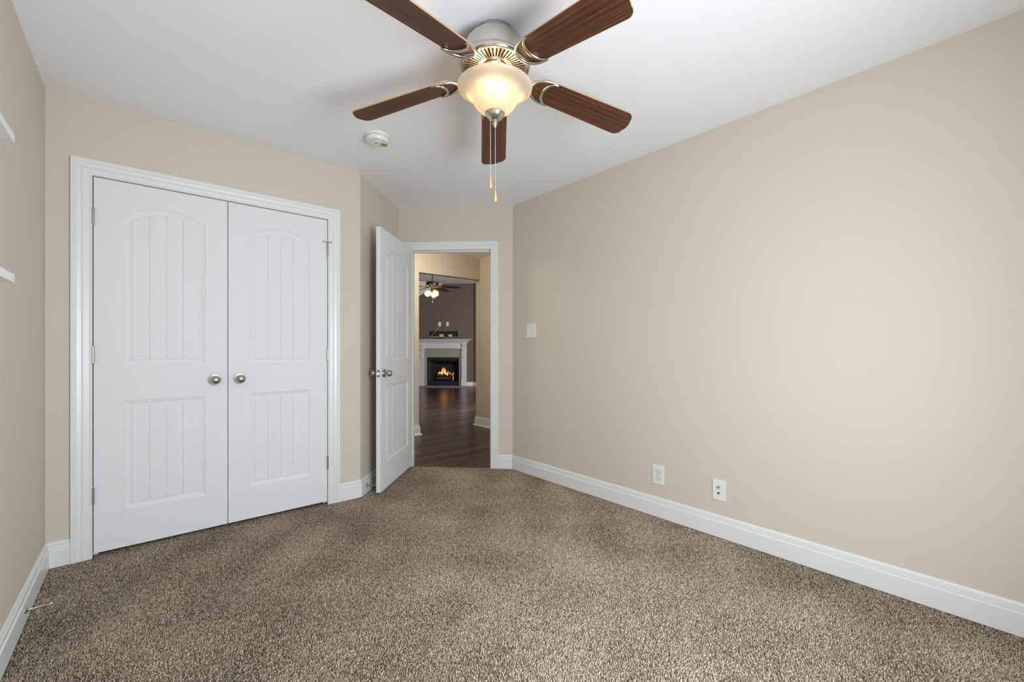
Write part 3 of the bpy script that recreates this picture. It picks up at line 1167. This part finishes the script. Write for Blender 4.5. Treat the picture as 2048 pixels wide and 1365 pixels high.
# tiles
bm = BM()
x0, x1 = lx(FB[0]), lx(FB[1])
tz = .857 + zoff
cols = [lx(-3.63), lx(-3.46), lx(-2.997), lx(-2.54), lx(-2.385)]
g = .0025
for a, b in zip(cols, cols[1:]):
    box(bm, a + g, b - g, -.014, 0, tz + g, 1.095 + zoff, .001)
for a, b in ((lx(-3.63), x0), (x1, lx(-2.385))):
    for za, zb in ((.020, .405), (.405, tz)):
        box(bm, a + g, b - g, -.014, 0, za + g, zb - g, .001)
box(bm, x0, x1, -.014, 0, FB[3] + zoff + .002, tz - g, .001)
fpart('tile_surround', bm, 'tile')
bm = BM()
box(bm, lx(-3.63), x0 - .001, -.010, -.0005, .02, 1.09 + zoff)
box(bm, x1 + .001, lx(-2.385), -.010, -.0005, .02, 1.09 + zoff)
box(bm, x0 - .001, x1 + .001, -.010, -.0005, FB[3] + zoff + .003, 1.09 + zoff)
fpart('grout', bm, 'grout')
# frieze and mantel shelf
bm = BM()
box(bm, -.68, .68, -.060, -.0005, 1.092 + zoff, 1.262 + zoff, .002)
box(bm, -.60, .60, -.068, -.058, 1.100 + zoff, 1.120 + zoff, .003)
fpart('frieze', bm, 'mantel')
bm = BM()
sec = [(0, 1.258), (.080, 1.258), (.085, 1.270), (.100, 1.276), (.106, 1.292), (.135, 1.306), (.142, 1.318), (.165, 1.328), (.172, 1.338), (.195, 1.342), (.200, 1.350), (.198, 1.366), (0, 1.366)]
rows = []
for d, z in sec:
    hw = .655 + d
    rows.append([bm.verts.new((-hw, -.0005, z + zoff)), bm.verts.new((-hw, -d - .0005, z + zoff)), bm.verts.new((hw, -d - .0005, z + zoff)), bm.verts.new((hw, -.0005, z + zoff))])
for a, b in zip(rows, rows[1:]):
    for i in range(3):
        if (a[i].co - a[i + 1].co).length < 1e-6 and (b[i].co - b[i + 1].co).length < 1e-6:
            continue
        bm.faces.new((a[i], a[i + 1], b[i + 1], b[i]))
bmesh.ops.remove_doubles(bm, verts=bm.verts[:], dist=1e-6)
fpart('mantel_shelf', bm, 'mantel')
# pilasters with carved corbel, drop and plinth
for s in (-1, 1):
    bm = BM()
    c = s * (HWD - .075)
    box(bm, c - .075, c + .075, -.095, -.0005, .02, 1.258 + zoff, .003)
    po = fpart('pilaster', bm, 'mantel')
    bm = BM()
    box(bm, c - .078, c + .078, -.115, -.09, .02, .19, .004)                  # plinth
    box(bm, c - .052, c - .044, -.104, -.09, .24, .86, .003)                  # raised panel frame
    box(bm, c + .044, c + .052, -.104, -.09, .24, .86, .003)
    box(bm, c - .052, c + .052, -.104, -.09, .235, .245, .003)
    obj('plinth', bm, 'mantel', po)
    bm = BM()
    # corbel scroll
    pr = [(-.09, 1.27), (-.155, 1.262), (-.165, 1.235), (-.150, 1.20), (-.125, 1.17), (-.118, 1.13), (-.128, 1.10), (-.118, 1.07), (-.092, 1.04)]
    L_ = [[bm.verts.new((c - .050, y, z)) for y, z in pr], [bm.verts.new((c + .050, y, z)) for y, z in pr]]
    for i in range(len(pr) - 1):
        bm.faces.new((L_[0][i], L_[1][i], L_[1][i + 1], L_[0][i + 1]))
    bm.faces.new(L_[0])
    bm.faces.new(L_[1][::-1])
    for sx in (-1, 1):
        lathe(bm, [(0, -.006), (.026, -.006), (.026, .006), (0, .006)], 16, 'X', (c + sx * .052, -.128, 1.225))
    obj('corbel', bm, 'mantel', po, 40)
    bm = BM()
    for (z, r, sy) in ((.96, .034, 1.0), (.90, .026, 1.0), (.85, .040, .8), (.80, .020, 1.0), (.765, .012, 1.0)):
        t = BM()
        bmesh.ops.create_uvsphere(t, u_segments=14, v_segments=8, radius=r)
        merge(bm, t, Matrix.Translation((c, -.095, z)) @ Matrix.Diagonal((1, .5, sy, 1)))
    for sx in (-1, 1):
        tube(bm, [(c + sx * .010, -.098, .98), (c + sx * .040, -.100, .955), (c + sx * .046, -.100, .90), (c + sx * .022, -.098, .87)], .009, 8)
    obj('carved_drop', bm, 'mantel', po, 50)
# firebox: shell, hood, lower louvre, side rod
bm = BM()
fz0, fz1 = .002, FB[3] + zoff - .002
dpt = .44


def quad(bm, *p):
    bm.faces.new([bm.verts.new(q) for q in p])


bx0, bx1 = x0 + .18, x1 - .18
quad(bm, (x0 + .002, 0, .12), (bx0, dpt, .12), (bx0, dpt, .62), (x0 + .002, 0, fz1))
quad(bm, (x1 - .002, 0, .12), (bx1, dpt, .12), (bx1, dpt, .62), (x1 - .002, 0, fz1))
quad(bm, (bx0, dpt, .12), (bx1, dpt, .12), (bx1, dpt, .62), (bx0, dpt, .62))
quad(bm, (x0 + .002, 0, .12), (x1 - .002, 0, .12), (bx1, dpt, .12), (bx0, dpt, .12))
quad(bm, (x0 + .002, 0, fz1), (x1 - .002, 0, fz1), (bx1, dpt, .62), (bx0, dpt, .62))
box(bm, x0 - .1, x1 + .1, dpt + .02, dpt + .05, -.02, 1.0)
fpart('firebox', bm, 'firebrick', smooth='keep')
bm = BM()
box(bm, x0 + .003, x1 - .003, -.012, .02, .735 + zoff, fz1, .003)
box(bm, x0 + .003, x0 + .030, -.008, .02, .155, .735 + zoff, .002)
box(bm, x1 - .030, x1 - .003, -.008, .02, .155, .735 + zoff, .002)
box(bm, x0 + .003, x1 - .003, -.012, .02, .012, .155, .003)
fpart('hood_frame', bm, 'blackmetal')
bm = BM()
tube(bm, [(x0 + .055, .03, .15), (x0 + .055, .03, .72)], .009, 8)
fpart('screen_rod', bm, 'grout')
# log set
logs = [(-.02, .13, .216, .42, .046, .03, 0.0), (.02, .255, .222, .46, .050, -.03, 0.0), (-.115, .17, .306, .19, .033, .25, .12), (.125, .18, .306, .20, .033, -.30, -.12), (.0, .24, .372, .26, .030, .1, .03)]
Lr = fp.rotation_euler.z
for k, (x, y, z, ln, r, az, tl) in enumerate(logs):
    px, py = en(fpc + x, WN + y)
    bm = BM()
    n = 9
    pts = [(-ln / 2 + ln * i / n, .008 * math.sin(i * 1.7 + k), .006 * math.cos(i * 2.1 + k)) for i in range(n + 1)]
    rs = [r * (.90 + .12 * math.sin(i * 2.3 + k * 1.3)) for i in range(n + 1)]
    tube(bm, pts, rs, 12)
    lab = ['lower front charred log in the fireplace', 'lower rear charred log in the fireplace', 'left slanting charred log in the fireplace', 'right slanting charred log in the fireplace', 'topmost charred log in the fireplace'][k]
    lo = tag(obj('fireplace_log', bm, 'log', None, 60), lab, 'log', 'logs in the fireplace')
    lo.location = (px, py, z + ZW)
    lo.rotation_euler = (0, tl, Lr + az)
# embers: one bed of coals nobody could count
bm = BM()
for i in range(46):
    t = BM()
    bmesh.ops.create_icosphere(t, subdivisions=1, radius=random.uniform(.007, .012))
    px, py = en(fpc + random.uniform(-.17, .14), WN + random.uniform(.06, .16))
    merge(bm, t, Matrix.Translation((px, py, .131 + ZW + random.uniform(0, .004))))
tag(obj('ember_bed', bm, 'ember'), 'bed of glowing red embers under the logs', 'embers', None, 'stuff')
bm = BM()
for x in (-.2, -.1, 0, .1, .2):
    a, b = en(fpc + x, WN + .06, .155 + ZW), en(fpc + x, WN + .32, .155 + ZW)
    tube(bm, [a, b], .006, 6)
for y in (.07, .31):
    tube(bm, [en(fpc - .24, WN + y, .150 + ZW), en(fpc + .24, WN + y, .150 + ZW)], .006, 6)
    for x in (-.2, .2):
        tube(bm, [en(fpc + x, WN + y, .118 + ZW), en(fpc + x, WN + y, .150 + ZW)], .006, 6)
tag(obj('fire_grate', bm, 'blackmetal'), 'black metal grate under the burning logs', 'grate')


def flame(x, y, z, hgt, r, lean, core, label):
    px, py = en(fpc + x, WN + y)
    t = thing('flame', label, 'flame', (px, py, z + ZW), Lr, 'flames over the logs')
    for nm, sc, mm in (('outer_flame', 1.0, 'flame'),) + ((('flame_core', .62, 'flame_core'),) if core else ()):
        bm = BM()
        n = 10
        pts, rs = [], []
        for i in range(n + 1):
            q = i / n
            pts.append((lean * q * q + .012 * math.sin(q * 5 + x * 40) * sc, (-.022 if nm == 'flame_core' else 0.0), hgt * sc * q))
            rs.append(max(.0015, r * sc * (math.sin(PI * min(1, q * .9 + .18)) ** .9)))
        tube(bm, pts, rs, 10)
        obj(nm, bm, mm, t, 60)


flame(-.055, .12, .34, .235, .040, .010, True, 'tallest bright flame rising in the middle of the logs')
flame(.022, .13, .34, .215, .036, -.004, True, 'second tall flame beside the tallest one')
flame(.100, .12, .31, .150, .024, .010, True, 'short flame right of the two tall flames')
flame(-.128, .13, .36, .085, .022, -.015, True, 'small flame at the left of the tall flames')
flame(.162, .12, .34, .085, .022, .02, False, 'low orange flame on the right log')
flame(.256, .11, .30, .120, .024, .03, False, 'orange flame at the right end of the logs')
flame(.275, .08, .17, .160, .014, -.02, False, 'thin orange flame licking down the right log end')
flame(-.185, .13, .35, .040, .022, -.02, False, 'faint low flame at the left end of the logs')
point_light('fire_glow', en(fpc + .02, WN + .10, .50), .25, (1.0, .45, .12), .06)

# outlets above the mantel, niche plates, cable, small dark items
for e, z, lab in ((-3.115, 1.813, 'left white outlet above the mantel with the cable hanging from it'), (-2.880, 1.813, 'right white outlet above the mantel without a cable')):
    t = thing('electrical_outlet', lab, 'outlet', (*en(e, WN), z), -PI / 4 - PI / 2, 'outlets above the mantel')
    bm = BM()
    wall_plate(bm, -.041, .041, -.063, .063)
    obj('cover_plate', bm, 'plastic', t)
    receptacle(t, .0195)
    receptacle(t, -.0195)
for e, z, w, lab in ((-3.082, 1.482, .120, 'left grey plate low in the wall niche'), (-2.818, 1.476, .102, 'right grey plate low in the wall niche')):
    t = thing('niche_plate', lab, 'outlet', (*en(e, WN + .10), z), -PI / 4 - PI / 2, 'plates in the wall niche')
    bm = BM()
    wall_plate(bm, -w / 2, w / 2, -.034, .034, .012)
    obj('cover_plate', bm, 'plastic', t)
    bm = BM()
    for y in (-.02, .02):
        box(bm, .0118, .0128, y - .010, y + .010, -.012, .012)
    obj('socket_slots', bm, 'slot', t)
bm = BM()
cab = [(-3.135, 1.752), (-3.150, 1.715), (-3.185, 1.66), (-3.235, 1.60), (-3.30, 1.535), (-3.36, 1.485), (-3.392, 1.462), (-3.36, 1.452), (-3.28, 1.4505), (-3.16, 1.4505)]
pts = []
for i in range(len(cab) - 1):
    for k in range(4):
        f = k / 4
        pts.append((cab[i][0] + (cab[i + 1][0] - cab[i][0]) * f, cab[i][1] + (cab[i + 1][1] - cab[i][1]) * f))
pts.append(cab[-1])
tube(bm, [en(e, WN - .010 - (.0 if z > 1.5 else 0) + (.045 * max(0, min(1, (1.6 - z) / .12))), z) for e, z in pts], .0042, 8)
tag(obj('power_cable', bm, 'cable', None, 60), 'white cable curving from the left outlet into the niche', 'cable')
for e, w, h_, lab in ((-3.120, .080, .028, 'small flat black box on the mantel, left of the pair'), (-3.022, .088, .030, 'small rounded black box on the mantel, right of the pair')):
    bm = BM()
    box(bm, -w / 2, w / 2, -.035, .035, 0, h_, .009)
    o = tag(obj('black_box', bm, 'blackplastic', None, 40), lab, 'box', 'black boxes on the mantel')
    o.location = (*en(e, WN - .10), 1.3662)
    o.rotation_euler = (0, 0, -PI / 4)

# living room ceiling fan
zz = 9.5
r0 = (865 - CX) / F_PX * zz
f2x, f2y = r0 * math.cos(YAW) + zz * FWD[0], -r0 * math.sin(YAW) + zz * FWD[1]
f2 = thing('ceiling_fan', 'dark ceiling fan with lit glass shades in front of the fireplace', 'ceiling fan', (f2x, f2y, LVH), -YAW)
bm = BM()
lathe(bm, [(0, 0), (.06, 0), (.055, -.03), (.03, -.055), (0, -.055)], 24)
obj('canopy', bm, 'brass', f2, 40)
bm = BM()
tube(bm, [(0, 0, -.05), (0, 0, -.42)], .012, 10)
obj('downrod', bm, 'darkblade', f2, 40)
bm = BM()
lathe(bm, [(0, -.400), (.05, -.402), (.115, -.415), (.133, -.430), (.135, -.470), (.128, -.492), (.09, -.50), (0, -.50)], 32)
for i in range(16):
    t = BM()
    box(t, .128, .139, -.006, .006, -.478, -.428)
    merge(bm, t, Matrix.Rotation(i * PI / 8, 4, 'Z'))
obj('motor_housing', bm, 'darkblade', f2, 40)
bm = BM()
lathe(bm, [(0, -.50), (.060, -.50), (.065, -.515), (.04, -.535), (.028, -.56), (.036, -.585), (.050, -.600), (.045, -.625), (.02, -.645), (0, -.65)], 24)
obj('light_fitter', bm, 'brass', f2, 40)
for k in range(5):
    a = math.radians(-8 + 72 * k)
    bm = BM()
    box(bm, .21, .62, -.06, .06, -.003, .003, .002)
    t = obj('blade', bm, 'darkblade', f2)
    t.matrix_local = Matrix.Rotation(a, 4, 'Z') @ Matrix.Translation((0, 0, -.512)) @ Matrix.Rotation(math.radians(4), 4, 'Y') @ Matrix.Rotation(math.radians(-15), 4, 'X')
    bm = BM()
    tube(bm, [(.08, 0, .012), (.14, 0, .005), (.20, -.03, -.006), (.25, -.035, -.006)], .010, 8)
    tube(bm, [(.14, 0, .005), (.20, .03, -.006), (.25, .035, -.006)], .010, 8)
    t = obj('blade_iron', bm, 'brass', f2, 60)
    t.matrix_local = Matrix.Rotation(a, 4, 'Z') @ Matrix.Translation((0, 0, -.512))
for k, a in enumerate((-158, -42, 90)):
    a = math.radians(a)
    m_ = Matrix.Rotation(a, 4, 'Z') @ Matrix.Translation((.055, 0, -.610)) @ Matrix.Rotation(math.radians(-38), 4, 'Y')
    bm = BM()
    lathe(bm, [(0, .012), (.020, .010), (.024, -.012), (.030, -.02)], 18)
    ho = obj('lamp_holder', bm, 'brass', f2, 60)
    ho.matrix_local = m_
    bm = BM()
    lathe(bm, [(.026, -.012), (.040, -.030), (.058, -.058), (.066, -.085), (.062, -.115), (.050, -.140), (.046, -.140), (.058, -.115), (.062, -.085), (.054, -.058), (.036, -.030), (.022, -.012)], 20, close=True)
    so = obj('lamp_shade', bm, 'bulbglass', f2, 60)
    so.matrix_local = m_
    point_light('lamp', (.12 * math.cos(a), .12 * math.sin(a), -.80), .45, (1.0, .74, .42), .05, f2)
for x, zb in ((0.0, -.885), (.045, -.79)):
    bm = BM()
    tube(bm, [(x, -.01, -.63), (x, -.01, zb + .04)], .002, 6)
    lathe(bm, [(0, zb + .045), (.004, zb + .04), (.009, zb + .012), (.006, zb), (0, zb)], 10, 'Z', (x, -.01, 0))
    obj('pull_chain', bm, 'steel', f2, 60)

# ------------------------------------------------------------------ carpet pile: tufts of yarn, one object


def carpet():
    rng = np.random.default_rng(11)
    sp = 0.0047
    xs = np.arange(XL, XR, sp)
    ys = np.arange(YB, 3.85, sp)
    X, Y = np.meshgrid(xs, ys)
    X = X.ravel() + rng.uniform(-.5, .5, X.size) * sp
    Y = Y.ravel() + rng.uniform(-.5, .5, Y.size) * sp
    mg = .0165
    ok = (X > XL + mg) & (X < XR - mg) & (Y > YB + mg)
    in_close = (X > -.205) & (X < .992) & (Y < YC + .05)
    ok &= (Y < YC - mg) | in_close | (X > 1.2)
    ok &= ~((X > 1.19) & (Y - YC > (X - B[0]) - mg * 1.45))
    s_ = ((X - C[0]) - (Y - C[1])) * Q
    off = ((C[0] + C[1]) - (X + Y)) * Q
    gap = (s_ > OPEN_L + .012) & (s_ < OPEN_R - .012)
    ok &= (off > mg) | (gap & (off > -.004))
    depth = X * FWD[0] + Y * FWD[1]
    lat = X * FWD[1] - Y * FWD[0]
    ok &= (depth > .75) & (np.abs(lat) < depth * 1.35 + .35)
    X, Y = X[ok], Y[ok]
    n = X.size

    def field(k, a, b, seed):
        r = np.random.default_rng(seed)
        out = np.zeros(n)
        for _ in range(10):
            w = r.uniform(a, b)
            t = r.uniform(0, 2 * np.pi)
            out += np.sin(w * (X * np.cos(t) + Y * np.sin(t)) + r.uniform(0, 6.3))
        return out / 10 ** .5
    la = field(0, 3, 14, 1) * 1.6 + rng.normal(0, 1.1, n)      # lean direction drifts over the floor
    ls = np.clip(.0045 + .0016 * field(0, 5, 20, 2) + rng.normal(0, .0022, n), .0005, .010)
    hh = np.clip(rng.normal(.0095, .0018, n) + .0008 * field(0, 8, 30, 3), .005, .0135)
    ba = np.full(n, -.0095)
    dx, dy = np.cos(la) * ls, np.sin(la) * ls
    rad = rng.uniform(.0019, .0027, n)
    rot = rng.uniform(0, 2 * np.pi, n)
    V = np.empty((n, 7, 3))
    for k in range(3):
        a = rot + k * 2 * np.pi / 3
        V[:, k, 0] = X + rad * np.cos(a)
        V[:, k, 1] = Y + rad * np.sin(a)
        V[:, k, 2] = ba
        a2 = a + .5
        V[:, 3 + k, 0] = X + dx * .45 + rad * .95 * np.cos(a2)
        V[:, 3 + k, 1] = Y + dy * .45 + rad * .95 * np.sin(a2)
        V[:, 3 + k, 2] = ba + hh * .68
    V[:, 6, 0] = X + dx * 1.25
    V[:, 6, 1] = Y + dy * 1.25
    V[:, 6, 2] = ba + hh
    base = (np.arange(n) * 7)[:, None]
    tri = []
    for k in range(3):
        j = (k + 1) % 3
        tri += [[k, j, 3 + j], [k, 3 + j, 3 + k], [3 + k, 3 + j, 6]]
    tri = np.array(tri)
    L = (base[:, :, None] + tri[None]).reshape(-1).astype(np.int32)
    me = bpy.data.meshes.new('carpet')
    me.vertices.add(n * 7)
    me.vertices.foreach_set('co', V.reshape(-1).astype(np.float32))
    nf = n * len(tri)
    me.loops.add(nf * 3)
    me.loops.foreach_set('vertex_index', L)
    me.polygons.add(nf)
    me.polygons.foreach_set('loop_start', (np.arange(nf) * 3).astype(np.int32))
    me.update()
    mid_pale = np.exp(-(((X - 1.55) / .75) ** 2 + ((Y - 1.25) / .95) ** 2))        # paler tint towards the middle of the room
    tint = np.clip(rng.beta(1.5, 1.4, n) * .97 - .045 + .13 * mid_pale + .07 * field(0, 4, 18, 5), 0, 1)
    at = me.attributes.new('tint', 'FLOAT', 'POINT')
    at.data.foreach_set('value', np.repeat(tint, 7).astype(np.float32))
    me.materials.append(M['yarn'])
    o = bpy.data.objects.new('carpet', me)
    COL.objects.link(o)
    tag(o, 'speckled taupe brown cut pile carpet covering the bedroom floor', 'carpet', None, 'stuff')


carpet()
